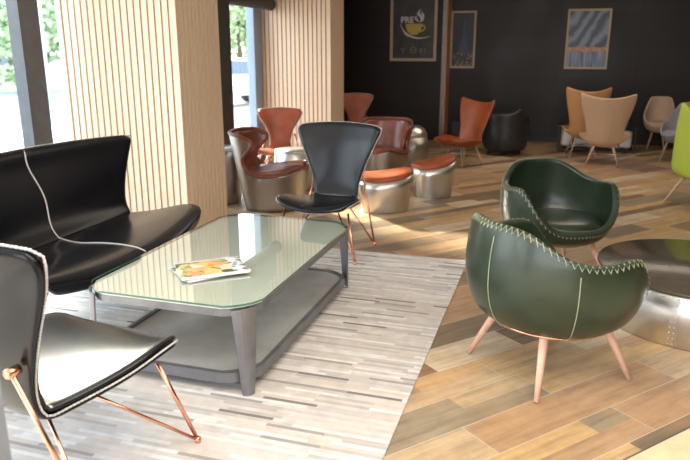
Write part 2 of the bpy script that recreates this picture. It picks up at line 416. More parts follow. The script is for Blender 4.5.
# ------------------------------------------------------------------ the room
XW = -4.06          # window plane
struct('floor', bxm(XW - 0.12, 5.2, -2.6, 12.65, -0.1, 0.0), 'floor')
struct('ceiling', bxm(XW - 0.12, 5.2, -2.6, 12.65, 2.95, 3.1), 'white_plaster')
struct('wall_back', bxm(-1.90, 5.2, 12.5, 12.65, 0, 2.95), 'darkwall')
struct('wall_poster', bxm(XW - 0.12, -1.905, 12.1, 12.65, 0, 2.95), 'darkwall')
struct('trim_1', bxm(-1.905, -1.875, 12.07, 12.5, 0, 2.95), 'wood_trim')
struct('trim_2', bxm(-1.965, -1.905, 12.08, 12.1, 0, 2.95), simple('grey aluminium corner strip', (0.28, 0.25, 0.24), 0.4, metal=0.5))
struct('wall_right', bxm(5.2, 5.3, -2.6, 12.65, 0, 2.95), 'darkwall')
bm = bmesh.new(); box(bm, -1.86, 5.2, 12.48, 12.5, 0, 0.09); struct('baseboard_back', bm, 'dark_post')

def slatted(name, x0, x1, y0, y1):
    """wood-slat clad pier: the slats stand on the two room-side faces"""
    bm = bmesh.new(); g = 0.011
    box(bm, x0, x1 - g, y0 + g, y1, 0, 2.95, 1)
    n = round((x1 - x0) / 0.0668); p = (x1 - x0) / n
    for i in range(n):
        a = x0 + i * p + (0.006 if i else 0); b = a + p * 0.76
        if i == n - 1: b = x1
        box(bm, a, b, y0, y0 + g + 0.002, 0, 2.95)
    n = round((y1 - y0) / 0.0668); p = (y1 - y0) / n
    for i in range(n):
        a = y0 + g + 0.004 if i == 0 else y0 + i * p; b = y0 + (i + 1) * p - p * 0.24
        if i == n - 1: b = y1
        box(bm, x1 - g - 0.002, x1 - 0.0005, a, b, 0, 2.95)
    o = struct(name, bm, ['slat', 'slat_gap']); return o
slatted('wall_left', XW - 0.1, -2.99, 4.97, 5.70)
slatted('wall_left_far', XW - 0.1, -2.99, 8.93, 9.54)
struct('wall_left_end', bxm(XW - 0.12, XW, 9.54, 12.1, 0, 2.95), 'darkwall')
struct('wall_left_header', bxm(XW - 0.12, XW + 0.0, -2.6, 9.54, 2.72, 2.95), 'anthracite')
bm = bmesh.new()
box(bm, XW - 0.12, -2.9, -2.75, -2.6, 0, 2.95); box(bm, 2.4, 5.3, -2.75, -2.6, 0, 2.95); box(bm, -2.9, 2.4, -2.75, -2.6, 2.55, 2.95); box(bm, -2.9, 2.4, -2.75, -2.6, 0, 0.35)
struct('wall_front', bm, 'dark_post')  # unseen front wall, added with its opening to make reflections patchy
bm = bmesh.new()
for xx in (-2.9, -1.15, .62, 2.34): box(bm, xx, xx + .06, -2.72, -2.64, .35, 2.55)
struct('window_3', bm, 'anthracite')  # unseen bars added to break up the opening's reflection
# window 1 (near), between the grey frame behind the camera and the first pier
def window(name, y0, y1, posts, frame_mat, z1=2.72):
    bm = bmesh.new()
    box(bm, XW - 0.05, XW + 0.02, y0, y1, 0.0, 0.07); box(bm, XW - 0.05, XW + 0.02, y0, y1, z1 - 0.07, z1)
    for a, b in posts: box(bm, XW - 0.06, XW + 0.05, a, b, 0.07, z1 - 0.07)
    w = struct(name, bm, frame_mat)
    g = obj('pane', bxm(XW - 0.02, XW - 0.012, y0, y1, 0.07, z1 - 0.07), 'glass', w)
    g['kind'] = 'structure'
    return w
window('window_1', -2.6, 4.97, [(-2.6, -2.5), (-0.2, -0.05), (2.1, 2.25), (4.375, 4.59)], 'anthracite')
window('window_2', 5.70, 8.93, [(8.66, 8.93)], 'bluegrey')
struct('trim_3', bxm(-4.02, -3.76, 7.05, 7.46, 0, 2.95), 'dark_post')
struct('trim_4', bxm(-1.36, -1.15, 1.0, 1.06, 0, 2.95), 'door_frame')
# roller blind above window 2
t = thing('roller_blind', 'charcoal roller blind rolled up above the window between the slatted piers', 'blind', (-3.84, 7.3, 2.21))
bm = bmesh.new(); tube(bm, [(0, -1.5, 0), (0, 1.53, 0)], 0.085, 20); obj('roll', bm, 'blind', t, True)
bm = bmesh.new(); box(bm, -0.02, -0.005, -1.48, 1.5, 0.07, 0.45); obj('hem_fabric', bm, 'blind', t)
obj('end_cap', tubem([(0, 1.53, 0), (0, 1.55, 0)], 0.09, 20), 'black_metal', t)

# rug
bm = bmesh.new(); box(bm, -3.75, -0.548, -0.6, 4.985, 0.0, 0.008)
tag(obj('area_rug', bm, 'rug'), 'large pale rug of narrow grey and white hide strips under the glass table', 'rug')
# cream mat at the lower right corner, laid parallel to the planks
bm = bmesh.new()
d = Vector((math.sin(R(41)), math.cos(R(41)), 0)); nrm = Vector((d.y, -d.x, 0)); o0 = Vector((0.388, 2.562, 0))
def quad(bm, p0, a0, a1, b0, b1, z0, z1):
    P = [p0 + d * a + nrm * b for a, b in ((a0, b0), (a1, b0), (a1, b1), (a0, b1))]
    lo = [bm.verts.new((p.x, p.y, z0)) for p in P]; hi = [bm.verts.new((p.x, p.y, z1)) for p in P]
    bm.faces.new(hi[::-1]); bm.faces.new(lo)
    for i in range(4): bm.faces.new((lo[i], hi[i], hi[(i + 1) % 4], lo[(i + 1) % 4]))
quad(bm, o0, -1.6, 1.6, 0.008, 1.6, 0, 0.007)
t = tag(obj('floor_mat', bm, 'cream_rug'), 'cream mat with dark edging lying on the planks at the lower right', 'rug')
bm = bmesh.new(); quad(bm, o0, -1.6, 1.6, 0, 0.008, 0, 0.008); obj('edging', bm, 'dark_binding', t)

# ------------------------------------------------------------------ wire-leg lounge chair and the matching settee
LS = [(0, .625, .385, .25, -.075, .035), (.12, .60, .405, .305, -.05, .045), (.35, .45, .415, .335, -.01, .05), (.6, .27, .40, .30, 0, .03), (.85, .08, .385, .222, 0, .008), (1, 0, .395, .20, 0, 0)]
LB = [(0, 0, .395, .20, 0, 0), (.15, -.035, .48, .195, .010, 0), (.45, -.075, .65, .245, .035, 0), (.75, -.11, .84, .325, .055, 0), (.9, -.135, .945, .368, .055, -.004), (.97, -.145, .995, .368, .055, -.012), (1, -.15, 1.015, .335, .05, -.022)]
LC = [(0, 0, .395, .17, 0, 0), (.2, -.05, .50, .14, .012, 0), (.5, -.09, .68, .18, .035, 0), (.75, -.12, .82, .26, .055, 0), (.9, -.14, .93, .315, .055, 0), (.97, -.15, .985, .305, .055, -.006), (1, -.15, 1.005, .25, .05, -.012)]
def surf(keys):
    def fn(u, v):
        y, z, w, cy, cz = interp(keys, v); q = 2 * u - 1
        return (q * w, y + cy * q * q, z + cz * q * q)
    return fn
def join_keys(seat, back, f=0.5):
    return [(k[0] * f, *k[1:]) for k in seat[:-1]] + [(f + k[0] * (1 - f), *k[1:]) for k in back]
def stitches(bm, pts, closed, step=0.013, r=0.0032, up=Vector((0, 0, 0))):
    """short raised stitches following a seam"""
    pts = [Vector(p) for p in pts]
    if closed: pts.append(pts[0])
    acc = 0
    for a, b in zip(pts, pts[1:]):
        L = (b - a).length
        if L < 1e-6: continue
        dd = (b - a) / L; s = (step - acc) % step
        while s < L:
            c = a + dd * s; tube(bm, [c - dd * step * 0.33, c + dd * step * 0.33], r, 5); s += step
        acc = (acc + L) % step
def rim_path(fn, n=40):
    P = [fn(i / n, 0) for i in range(n)] + [fn(1, j / n) for j in range(n)] + [fn(1 - i / n, 1) for i in range(n)] + [fn(0, 1 - j / n) for j in range(n)]
    return P
def wire_chair(leather, label, cat='lounge chair', SS=LS, BB=LB, name='lounge_chair', nu=12, leg_xy=(.35, .0, .58), bead=True, metal='copper', centre=False):
    t = thing(name, label, cat)
    seat, back, allf = surf(SS), surf(BB), surf(join_keys(SS, BB))
    grid(allf, nu, 26, 'shell', leather, t, 0.06 if name == 'settee' else 0.022, 1)
    grid(seat, nu, 14, 'seat', leather, t, 0.026, -1)
    grid(back, nu, 14, 'backrest', leather, t, 0.024, -1)
    bm = bmesh.new(); rp = rim_path(allf, 44)
    if bead: stitches(bm, rp, True, 0.014, 0.0042); tube(bm, rp, 0.0022, 5, True)
    else: tube(bm, rp, 0.0045, 6, True)
    if name == 'settee' or bead:
        cr = [Vector(seat(i / 20, 1)) + Vector((0, 0.022, 0.020)) for i in range(21)]
        tube(bm, cr, 0.0035, 6)
    if centre:
        q = [Vector(back(0.5, 1)) + Vector((0, 0.006, 0.012))]
        q += [Vector(back(0.5 + 0.012 * math.sin(3 * k / 16 * PI), 1 - k / 16)) + Vector((0, 0.026, 0.004)) for k in range(1, 16)]
        q += [Vector(seat(0.5, 1 - k / 14)) + Vector((0.05 * math.sin(k / 14 * PI), 0, 0.028)) for k in range(1, 14)]
        q += [Vector(seat(0.5, 0)) + Vector((0, 0.010, 0.012))]
        tube(bm, q, 0.0045, 6)
    obj('piping', bm, 'silver_thread', t, True)
    X, YR, YF = leg_xy
    for sx in (-1, 1):
        for yr, top, inn in ((YR, (sx * X * .58, -.112, .60), (sx * X * .35, .06, .36)), (YF, (sx * X * .74, YF - .10, .375), (sx * X * .22, YF - .36, .37))):
            foot = Vector((sx * X, yr, .010))
            b = bmesh.new(); tube(b, [top, foot], 0.0085, 8); tube(b, [foot, inn], 0.007, 8)
            lathe(b, [(0.004, 0.0), (0.013, 0.0), (0.015, 0.01), (0.012, 0.022), (0.004, 0.024)], 10, foot.x, foot.y)
            if yr == YR:
                tube(b, [(top[0], top[1] - .016, top[2]), (top[0], top[1] + .03, top[2])], 0.016, 10)
            obj('leg', b, metal, t, True)
    return t
c2 = wire_chair('black_leather', 'black leather wire-leg lounge chair at the far end of the glass table, facing the camera')
c2.location = (-1.71, 5.21, 0); c2.rotation_euler = (.0138, 0, PI)
c1 = copy_tree(c2); c1.location = (-1.735, 1.60, 0.008); c1.rotation_euler = (0, 0, R(-6))
c1.scale = (1.02, 1.02, 1.045)
c1['label'] = 'black leather wire-leg lounge chair seen from behind at the near left corner'
for c in (c1, c2): c['group'] = 'black wire-leg lounge chairs at the ends of the glass table'
# settee
SS = [(0, .665, .30, .70, -.12, .06), (.12, .65, .375, .80, -.09, .06), (.3, .55, .41, .89, -.04, .05), (.5, .38, .415, .915, 0, .045), (.75, .17, .395, .84, 0, .02), (1, 0, .40, .765, 0, 0)]
SB = [(0, 0, .40, .765, 0, 0), (.2, -.06, .50, .77, .015, 0), (.5, -.12, .68, .83, .05, 0), (.8, -.18, .88, .96, .08, 0), (.92, -.195, .95, 1.0, .085, -.004), (.98, -.205, .982, .98, .08, -.012), (1, -.21, .992, .92, .08, -.02)]
st = wire_chair('black_leather', 'long black leather settee with a pale centre seam beneath the window', 'settee', SS, SB, 'settee', nu=30, leg_xy=(.90, .03, .50), bead=False, centre=True)
st.location = (-2.96, 3.34, 0.008); st.rotation_euler = (0, 0, R(-90))
# cognac ones in the back
cg = wire_chair('cognac_leather', 'cognac leather butterfly-backed chair against the far slatted pier', BB=LC, bead=False)
cg.location = (-3.38, 8.0, 0); cg.rotation_euler = (0, 0, R(-160)); cg.scale = (.94, .86, .87); cg['group'] = 'cognac butterfly-backed chairs'
cg2 = copy_tree(cg); cg2.location = (-3.02, 10.35, 0); cg2.rotation_euler = (0, 0, R(-150)); cg2.scale = (.9, .9, .92)
cg2['label'] = 'cognac leather chair half hidden behind the far slatted pier, under the coffee poster'

# ------------------------------------------------------------------ glass coffee table
t = thing('coffee_table', 'low rectangular glass-topped coffee table with grey metal frame on the strip rug', 'coffee table', (-1.715, 3.36, 0.008))
hx, hy, ch = 0.475, 0.825, 0.14
def octo(hx, hy, ch, k=4):
    P = []
    for sx, sy in ((1, -1), (1, 1), (-1, 1), (-1, -1)):
        a = Vector((sx * hx, sy * (hy - ch), 0)); b = Vector((sx * (hx - ch), sy * hy, 0))
        if sx * sy < 0: a, b = b, a
        c = Vector((sx * (hx - ch * .28), sy * (hy - ch * .28), 0))
        P += [(a * (1 - s) ** 2 + c * 2 * s * (1 - s) + b * s * s) for s in [i / k for i in range(k + 1)]]
    return P
def plate(bm, P, z0, z1, top=0, side=0):
    lo = [bm.verts.new((p.x, p.y, z0)) for p in P]; hi = [bm.verts.new((p.x, p.y, z1)) for p in P]
    bm.faces.new(hi).material_index = top; bm.faces.new(lo[::-1]).material_index = top
    for i in range(len(P)): bm.faces.new((lo[i], lo[(i + 1) % len(P)], hi[(i + 1) % len(P)], hi[i])).material_index = side
def ring(bm, P, Q, z0, z1):
    n = len(P); L = [[bm.verts.new((p.x, p.y, z)) for p in X] for X in (P, Q) for z in (z0, z1)]
    for i in range(n):
        j = (i + 1) % n
        bm.faces.new((L[0][i], L[0][j], L[1][j], L[1][i])); bm.faces.new((L[1][i], L[1][j], L[3][j], L[3][i]))
        bm.faces.new((L[3][i], L[3][j], L[2][j], L[2][i])); bm.faces.new((L[2][i], L[2][j], L[0][j], L[0][i]))
bm = bmesh.new(); plate(bm, octo(hx, hy, ch), 0.448, 0.458, 0, 1); obj('glass_top', bm, ['table_glass', 'glass_edge'], t)
bm = bmesh.new(); plate(bm, octo(hx - .012, hy - .012, ch), 0.436, 0.4465); obj('table_panel', bm, 'table_panel', t)
bm = bmesh.new(); ring(bm, octo(hx - .010, hy - .010, ch), octo(hx - .035, hy - .035, ch), 0.400, 0.4355)
for sy in (-1, 1):
    for x in (-.28, -.1, .1, .28): bmesh.ops.create_uvsphere(bm, u_segments=8, v_segments=6, radius=.006, matrix=Matrix.Translation((x, sy * (hy - .010), .418)) @ Matrix.Diagonal((1, .5, 1, 1)))
for sx in (-1, 1):
    for k in range(6): bmesh.ops.create_uvsphere(bm, u_segments=8, v_segments=6, radius=.006, matrix=Matrix.Translation((sx * (hx - .010), -.6 + k * .24, .418)) @ Matrix.Diagonal((.5, 1, 1, 1)))
obj('top_frame', bm, 'dark_steel', t)
bm = bmesh.new(); plate(bm, octo(hx - .045, hy - .045, ch * .85), 0.078, 0.094); s = obj('shelf', bm, 'shelf_metal', t)
bm = bmesh.new(); ring(bm, octo(hx - .018, hy - .018, ch), octo(hx - .044, hy - .044, ch), 0.052, 0.104); obj('shelf_frame', bm, 'dark_steel', t)
for sx in (-1, 1):
    for sy in (-1, 1):
        b = bmesh.new(); cx, cy = sx * (hx - ch * .36), sy * (hy - ch * .34); tv = Vector((sx, -sy, 0)).normalized(); nv = Vector((sx, sy, 0)).normalized()
        L = []
        for z, hw in ((0, .030), (.12, .040), (.42, .062), (.435, .064)):
            row = []
            for k in range(7):
                s = -1 + k / 3
                row.append((Vector((cx, cy, z)) + nv * .018 * max(0, 1 - z / .42) + tv * s * hw + nv * (.006 - .014 * s * s)))
            L.append(row)
        fr = [[b.verts.new(p) for p in r] for r in L]; bk = [[b.verts.new(p - nv * .008) for p in r] for r in L]
        for j in range(3):
            for k in range(6):
                b.faces.new((fr[j][k], fr[j][k + 1], fr[j + 1][k + 1], fr[j + 1][k])); b.faces.new((bk[j][k], bk[j + 1][k], bk[j + 1][k + 1], bk[j][k + 1]))
            for k in (0, 6): b.faces.new((fr[j][k], fr[j + 1][k], bk[j + 1][k], bk[j][k]))
        for j in (0, 3):
            for k in range(6): b.faces.new((fr[j][k], fr[j][k + 1], bk[j][k + 1], bk[j][k]))
        bmesh.ops.recalc_face_normals(b, faces=b.faces)
        obj('leg', b, 'dark_steel', t)
def magazine(loc, rz, w, h, th, label, mat='magazine'):
    t = thing('magazine', label, 'magazine', loc, rz, 'magazines on the glass table')
    obj('pages', bxm(-w / 2, w / 2, -h / 2, h / 2, 0.001, th - .001), 'paper', t)
    n = 14; bm = bmesh.new()
    vs = [[bm.verts.new((-w / 2 + w * i / n, -h / 2 + h * j / n, th + .0035 * math.sin(PI * i / n))) for i in range(n + 1)] for j in range(n + 1)]
    for j in range(n):
        for i in range(n):
            bm.faces.new((vs[j][i], vs[j][i + 1], vs[j + 1][i + 1], vs[j + 1][i])).material_index = 1 if i in (0, n - 1) and j < n else 0
    o = obj('cover', bm, [mat, 'paper'], t, True); m = o.modifiers.new('s', 'SOLIDIFY'); m.thickness = .0015; m.offset = -1
    return t
magazine((-1.69, 2.985, 0.4665), R(-38), .285, .35, .006, 'lower magazine peeking out beneath the other one on the glass table')
magazine((-1.67, 2.97, 0.4765), R(-50), .275, .35, .010, 'food-picture magazine lying on top of the other one on the glass table')

# ------------------------------------------------------------------ round tub chairs
def tub(label, name, leather, rim, prof, legs='round', seat_z=.42, thick=.05, stitch=None, ring_mat=None, leg_mat='beech', cat='armchair', n=96, m=16, leg_r=.407, ring_r=.265, ring_z=.30, sx=1.0, seat_r=.34, cushion=None, seams=(), leg_top=.25):
    """rim: keys (abs angle from the back in degrees, height); prof: keys (z, radius); the chair faces +y"""
    t = thing(name, label, cat)
    z0 = prof[0][0]
    def P(phi, z, off=0.0):
        r = interp(prof, z)[0] + off
        return Vector((r * math.sin(phi) * sx, -r * math.cos(phi), z))
    def H(phi):
        a = abs((math.degrees(phi) + 180) % 360 - 180); return interp(rim, a)[0]
    bm = bmesh.new(); rows = []
    for j in range(m + 1):
        s = (j / m) ** .8
        rows.append([bm.verts.new(P(2 * PI * i / n, z0 + (H(2 * PI * i / n) - z0) * s)) for i in range(n)])
    for j in range(m):
        for i in range(n): bm.faces.new((rows[j][i], rows[j][(i + 1) % n], rows[j + 1][(i + 1) % n], rows[j + 1][i]))
    bm.faces.new(rows[0][::-1])
    o = obj('shell', bm, leather, t, True)
    md = o.modifiers.new('s', 'SOLIDIFY'); md.thickness = thick; md.offset = -1
    md = o.modifiers.new('b', 'SUBSURF'); md.levels = 1; md.render_levels = 1
    # seat cushion
    bm = bmesh.new(); q = seat_r
    lathe(bm, [(.02, seat_z - .10), (q * .9, seat_z - .10), (q, seat_z - .06), (q * 1.01, seat_z - .02), (q * .96, seat_z + .01), (q * .8, seat_z + .025), (q * .4, seat_z + .032), (.02, seat_z + .034)], 40)
    for v in bm.verts: v.co.x *= sx
    obj('seat', bm, cushion or leather, t, True)
    if stitch:
        bm = bmesh.new(); pts = []; N = 84
        for k in range(N * 2):
            phi = 2 * PI * k / (N * 2); h = H(phi)
            pts.append(P(phi, h - .004, -.010) if k % 2 else P(phi, h - .031, .0045))
        tube(bm, pts, .0038, 5, True)
        rp = [P(2 * PI * k / 120, H(2 * PI * k / 120) - .012, .002) for k in range(120)]
        obj('lacing', bm, stitch, t, True)
        bm = bmesh.new()
        for a in seams:
            ph = R(a); h = H(ph); tube(bm, [P(ph, z0 + (h - .06 - z0) * k / 16, .002) for k in range(17)], .0024, 5)
        obj('seam', bm, stitch, t, True)
    if ring_mat:
        bm = bmesh.new(); tube(bm, [(ring_r * sx * math.cos(2 * PI * k / 48), ring_r * math.sin(2 * PI * k / 48), ring_z) for k in range(48)], .008, 8, True)
        obj('base_ring', bm, ring_mat, t, True)
    for k in range(4):
        a = PI / 4 + k * PI / 2; c, s = math.cos(a), math.sin(a)
        p0 = Vector((c * leg_top * sx, s * leg_top, ring_z + .02)); p1 = Vector((c * leg_r * sx, s * leg_r, 0.004))
        bm = bmesh.new(); tube(bm, [p0, p0.lerp(p1, .12), p0.lerp(p1, .55), p1], .027, 14, False, .0125); obj('leg', bm, leg_mat, t, True)
    return t
RIMG = [(0, .83), (20, .83), (34, .81), (46, .765), (57, .722), (68, .698), (85, .69), (98, .70), (109, .69), (118, .63), (129, .53), (142, .44), (155, .405), (180, .40)]
PRG = [(.245, .20), (.27, .27), (.32, .355), (.40, .408), (.50, .436), (.60, .44), (.70, .432), (.83, .405)]
g1 = tub('dark green leather tub chair with laced rim seen from behind, nearest the camera', 'tub_chair', 'green_leather', RIMG, PRG, stitch='green_thread', ring_mat='copper', seams=(8, 64, -64), ring_z=.285, ring_r=.285)
g1.location = (.067, 3.32, 0); g1.rotation_euler = (0, 0, R(-50)); g1['group'] = 'dark green laced tub chairs'
g2 = copy_tree(g1); g2.location = (.09, 4.93, 0); g2.rotation_euler = (0, 0, R(-148)); g2.scale = (.93, .93, .97)
g2['label'] = 'dark green leather tub chair facing the camera, behind the nearer green one'

# riveted drum table
t = thing('drum_table', 'low round riveted aluminium drum table with dark glass top beside the green tub chairs', 'table', (.95, 4.30, 0))
bm = bmesh.new(); lathe(bm, [(.575, 0), (.585, .008), (.585, .30), (.575, .308)], 72)
def stud(a, z): bmesh.ops.create_uvsphere(bm, u_segments=6, v_segments=5, radius=.0042, matrix=Matrix.Translation((.586 * math.cos(a), .586 * math.sin(a), z)))
for k in range(12):
    a = 2 * PI * k / 12 + .12
    for j in range(9): stud(a - .02, .02 + j * .033); stud(a + .02, .02 + j * .033)
    for j in range(8): stud(a + 2 * PI / 12 * (j + .5) / 8, .29)
obj('drum', bm, 'aluminium', t, True)
bm = bmesh.new(); lathe(bm, [(.60, .309), (.605, .313), (.605, .325), (.60, .330)], 72); obj('tabletop', bm, 'drum_top', t, True)

# ------------------------------------------------------------------ aluminium-shelled barrel chairs
def outline_wrap(name, poly, mapper, mat, parent, thick, off, step=.03, sub=0):
    xs = [p[0] for p in poly]; ys = [p[1] for p in poly]
    V = [Vector(p) for p in poly]; E = [(i, (i + 1) % len(poly)) for i in range(len(poly))]
    def inside(x, y):
        c = False; j = len(poly) - 1
        for i in range(len(poly)):
            if (poly[i][1] > y) != (poly[j][1] > y) and x < (poly[j][0] - poly[i][0]) * (y - poly[i][1]) / (poly[j][1] - poly[i][1]) + poly[i][0]: c = not c
            j = i
        return c
    def far(x, y): return min((x - p[0]) ** 2 + (y - p[1]) ** 2 for p in poly) > (step * .45) ** 2
    x = min(xs)
    while x < max(xs):
        y = min(ys)
        while y < max(ys):
            if inside(x, y) and far(x, y): V.append(Vector((x, y)))
            y += step
        x += step
    vo, eo, fo = delaunay_2d_cdt(V, E, [], 1, 1e-5)[:3]
    bm = bmesh.new(); vs = [bm.verts.new(mapper(p.x, p.y)) for p in vo]
    for f in fo:
        try: bm.faces.new([vs[i] for i in f])
        except ValueError: pass
    bmesh.ops.recalc_face_normals(bm, faces=bm.faces)
    o = obj(name, bm, mat, parent, True)
    m = o.modifiers.new('s', 'SOLIDIFY'); m.thickness = thick; m.offset = off
    return o
def smooth_poly(P, k=6, closed=False):
    out = []; n = len(P)
    for i in range(n - 1):
        p0, p1, p2, p3 = P[max(i - 1, 0)], P[i], P[i + 1], P[min(i + 2, n - 1)]
        for s in range(k):
            t = s / k
            out.append(tuple(.5 * (2 * p1[j] + (p2[j] - p0[j]) * t + (2 * p0[j] - 5 * p1[j] + 4 * p2[j] - p3[j]) * t * t + (-p0[j] + 3 * p1[j] - 3 * p2[j] + p3[j]) * t ** 3) for j in (0, 1)))
    out.append(tuple(P[-1])); return out
def barrel_chair(label, leather='brown_leather', metal='aluminium_warm'):
    """angle a (degrees from the back) and height unwrap the shell; the chair faces +y"""
    t = thing('barrel_chair', label, 'armchair')
    def mp(off):
        def f(a, z):
            a = R(a * 100); k = .80 + .26 * min(1, z / .75)
            rx, ry = .345 * k + off, .38 * k + off
            # squarish plan
            c, s = math.cos(a), math.sin(a); e = .78
            x = rx * math.copysign(abs(s) ** e, s); y = -ry * math.copysign(abs(c) ** e, c)
            if y > 0: x *= 1 - .12 * (y / ry); 
            return (x, y - .05 * z, z)
        return f
    # half outline from front centre round to the back: (angle/100, z)
    half = [(0, .79), (.30, .79), (.52, .785), (.68, .765), (.77, .73), (.77, .68), (.68, .62), (.57, .56), (.55, .49), (.63, .42), (.82, .375), (1.10, .40), (1.30, .435), (1.48, .455), (1.60, .44), (1.80, .42)]
    right = smooth_poly(half, 5)
    left = [(-a, z) for a, z in right[::-1]][:-1]
    top = left + right
    N = 50
    poly = top + [(1.8 - 3.6 * k / N, .0) for k in range(N + 1)]
    outline_wrap('shell', poly, mp(0), metal, t, .012, 0, .045)
    bm = bmesh.new(); tube(bm, [Vector(mp(0)(a, z)) for a, z in top], .021, 8); obj('edge_trim', bm, 'trim_leather', t, True)
    # padded leather back lining follows the upper part of the shell
    h2 = [(a, z - .012) for a, z in right if z > .5 and a < .9]
    lo = max(a for a, z in h2[-2:]) if h2 else .7
    poly = [(-a, z) for a, z in h2[::-1]][:-1] + h2 + [(h2[-1][0] * (1 - 2 * k / 20), .36) for k in range(21)]
    outline_wrap('backrest', poly, mp(-.035), leather, t, .05, 0, .035)
    # seat pad: spans the inside, front lip rises slightly
    bm = bmesh.new(); nr, na = 8, 40; rr = []
    for j in range(nr + 1):
        ring_ = []
        for i in range(na):
            a = -1.8 + 3.6 * i / na; aa = abs(a); z = interp([(0, .38), (.7, .38), (.9, .395), (1.3, .432), (1.5, .452), (1.8, .425)], aa)[0]
            p = Vector(mp(-.018)(a, z)); c = Vector((0, -.02, .42)); s = j / nr
            q = c.lerp(p, s); q.z += .03 * (1 - s ** 4) - .01 * math.sin(PI * s); ring_.append(bm.verts.new(q))
        rr.append(ring_)
    for j in range(nr):
        for i in range(na): 
            if j == 0: continue
            bm.faces.new((rr[j][i], rr[j][(i + 1) % na], rr[j + 1][(i + 1) % na], rr[j + 1][i]))
    bm.faces.new(rr[1])
    bmesh.ops.delete(bm, geom=rr[0], context='VERTS')
    bmesh.ops.recalc_face_normals(bm, faces=bm.faces)
    o = obj('seat', bm, leather, t, True); m = o.modifiers.new('s', 'SOLIDIFY'); m.thickness = .04; m.offset = 0
    return t
b1 = barrel_chair('brown leather barrel chair with aluminium shell seen side-on, left of the black chair')
b1.location = (-2.72, 6.28, 0); b1.rotation_euler = (0, 0, R(-78)); b1['group'] = 'aluminium-shelled barrel chairs'
b2 = copy_tree(b1); b2.location = (-2.02, 8.05, 0); b2.rotation_euler = (0, 0, R(178)); b2.scale = (.94, .94, .94); b2['label'] = 'brown leather barrel chair with aluminium sides facing the camera behind the black chair'
t = thing('side_drum', 'tall aluminium drum with domed top, right behind the camera-facing barrel chair', 'side table', (-1.83, 8.95, 0))
bm = bmesh.new(); lathe(bm, [(.20, 0), (.215, .02), (.235, .30), (.215, .46)], 48); obj('drum', bm, 'aluminium_warm', t, True)
bm = bmesh.new(); lathe(bm, [(.214, .461), (.21, .50), (.18, .56), (.12, .60), (.03, .61)], 48); obj('dome', bm, 'aluminium', t, True)

# steel footstools with leather tops
def footstool(label, rx, ry, h, tilt, leather='cognac_leather'):
    t = thing('footstool', label, 'footstool')
    def pl(a, k): 
        c, s = math.cos(a), math.sin(a); e = .80
        return rx * k * math.copysign(abs(c) ** e, c), ry * k * math.copysign(abs(s) ** e, s)
    def top(x): return h + tilt * (x / rx) + .035 * (x / rx) ** 2
    n = 56; bm = bmesh.new(); rings = []
    for s in (0, .03, .25, .5, .75, 1):
        k = .86 + .14 * min(1, s * 1.2)
        r_ = []
        for i in range(n):
            x, y = pl(2 * PI * i / n, k); r_.append(bm.verts.new((x, y, s * (top(x) - .045))))
        rings.append(r_)
    for A, B in zip(rings, rings[1:]):
        for i in range(n): bm.faces.new((A[i], A[(i + 1) % n], B[(i + 1) % n], B[i]))
    bm.faces.new(rings[0][::-1]); bm.faces.new(rings[-1]); obj('drum', bm, 'aluminium', t, True)
    bm = bmesh.new(); rings = []
    for k, dz in ((1.0, -.044), (1.025, -.035), (1.03, -.018), (1.0, -.003), (.9, .008), (.6, .012), (.3, .010), (.04, .008)):
        r_ = []
        for i in range(n):
            x, y = pl(2 * PI * i / n, k); r_.append(bm.verts.new((x, y, top(x) + dz)))
        rings.append(r_)
    for A, B in zip(rings, rings[1:]):
        for i in range(n): bm.faces.new((A[i], A[(i + 1) % n], B[(i + 1) % n], B[i]))
    bm.faces.new(rings[0][::-1]); bm.faces.new(rings[-1]); obj('seat', bm, leather, t, True)
    return t
f = footstool('nearer aluminium footstool with flat cognac leather top, right of the black chair', .285, .22, .37, .03)
f.location = (-1.60, 6.50, 0); f.rotation_euler = (0, 0, R(22)); f['group'] = 'aluminium footstools with cognac leather tops'
f = footstool('farther aluminium footstool whose cognac leather top rises to the right', .245, .20, .385, .045)
f.location = (-1.24, 7.33, 0); f.rotation_euler = (0, 0, R(25)); f['group'] = 'aluminium footstools with cognac leather tops'
t = thing('side_drum', 'small bright aluminium drum side table behind the side-on barrel chair', 'side table', (-2.88, 7.25, 0))
bm = bmesh.new(); lathe(bm, [(.21, 0), (.235, .02), (.25, .22), (.235, .44), (.225, .45)], 48); obj('drum', bm, 'aluminium', t, True)
bm = bmesh.new(); lathe(bm, [(.232, .451), (.236, .456), (.232, .468)], 48); obj('tabletop', bm, 'steel', t, True)
t = thing('side_drum', 'silvery drum side table just past the first slatted pier', 'side table', (-3.40, 6.35, 0))
bm = bmesh.new(); lathe(bm, [(.20, 0), (.22, .02), (.25, .25), (.235, .56), (.225, .57)], 48); obj('drum', bm, 'aluminium', t, True)
bm = bmesh.new(); lathe(bm, [(.232, .571), (.236, .576), (.232, .588)], 48); obj('tabletop', bm, 'steel', t, True)

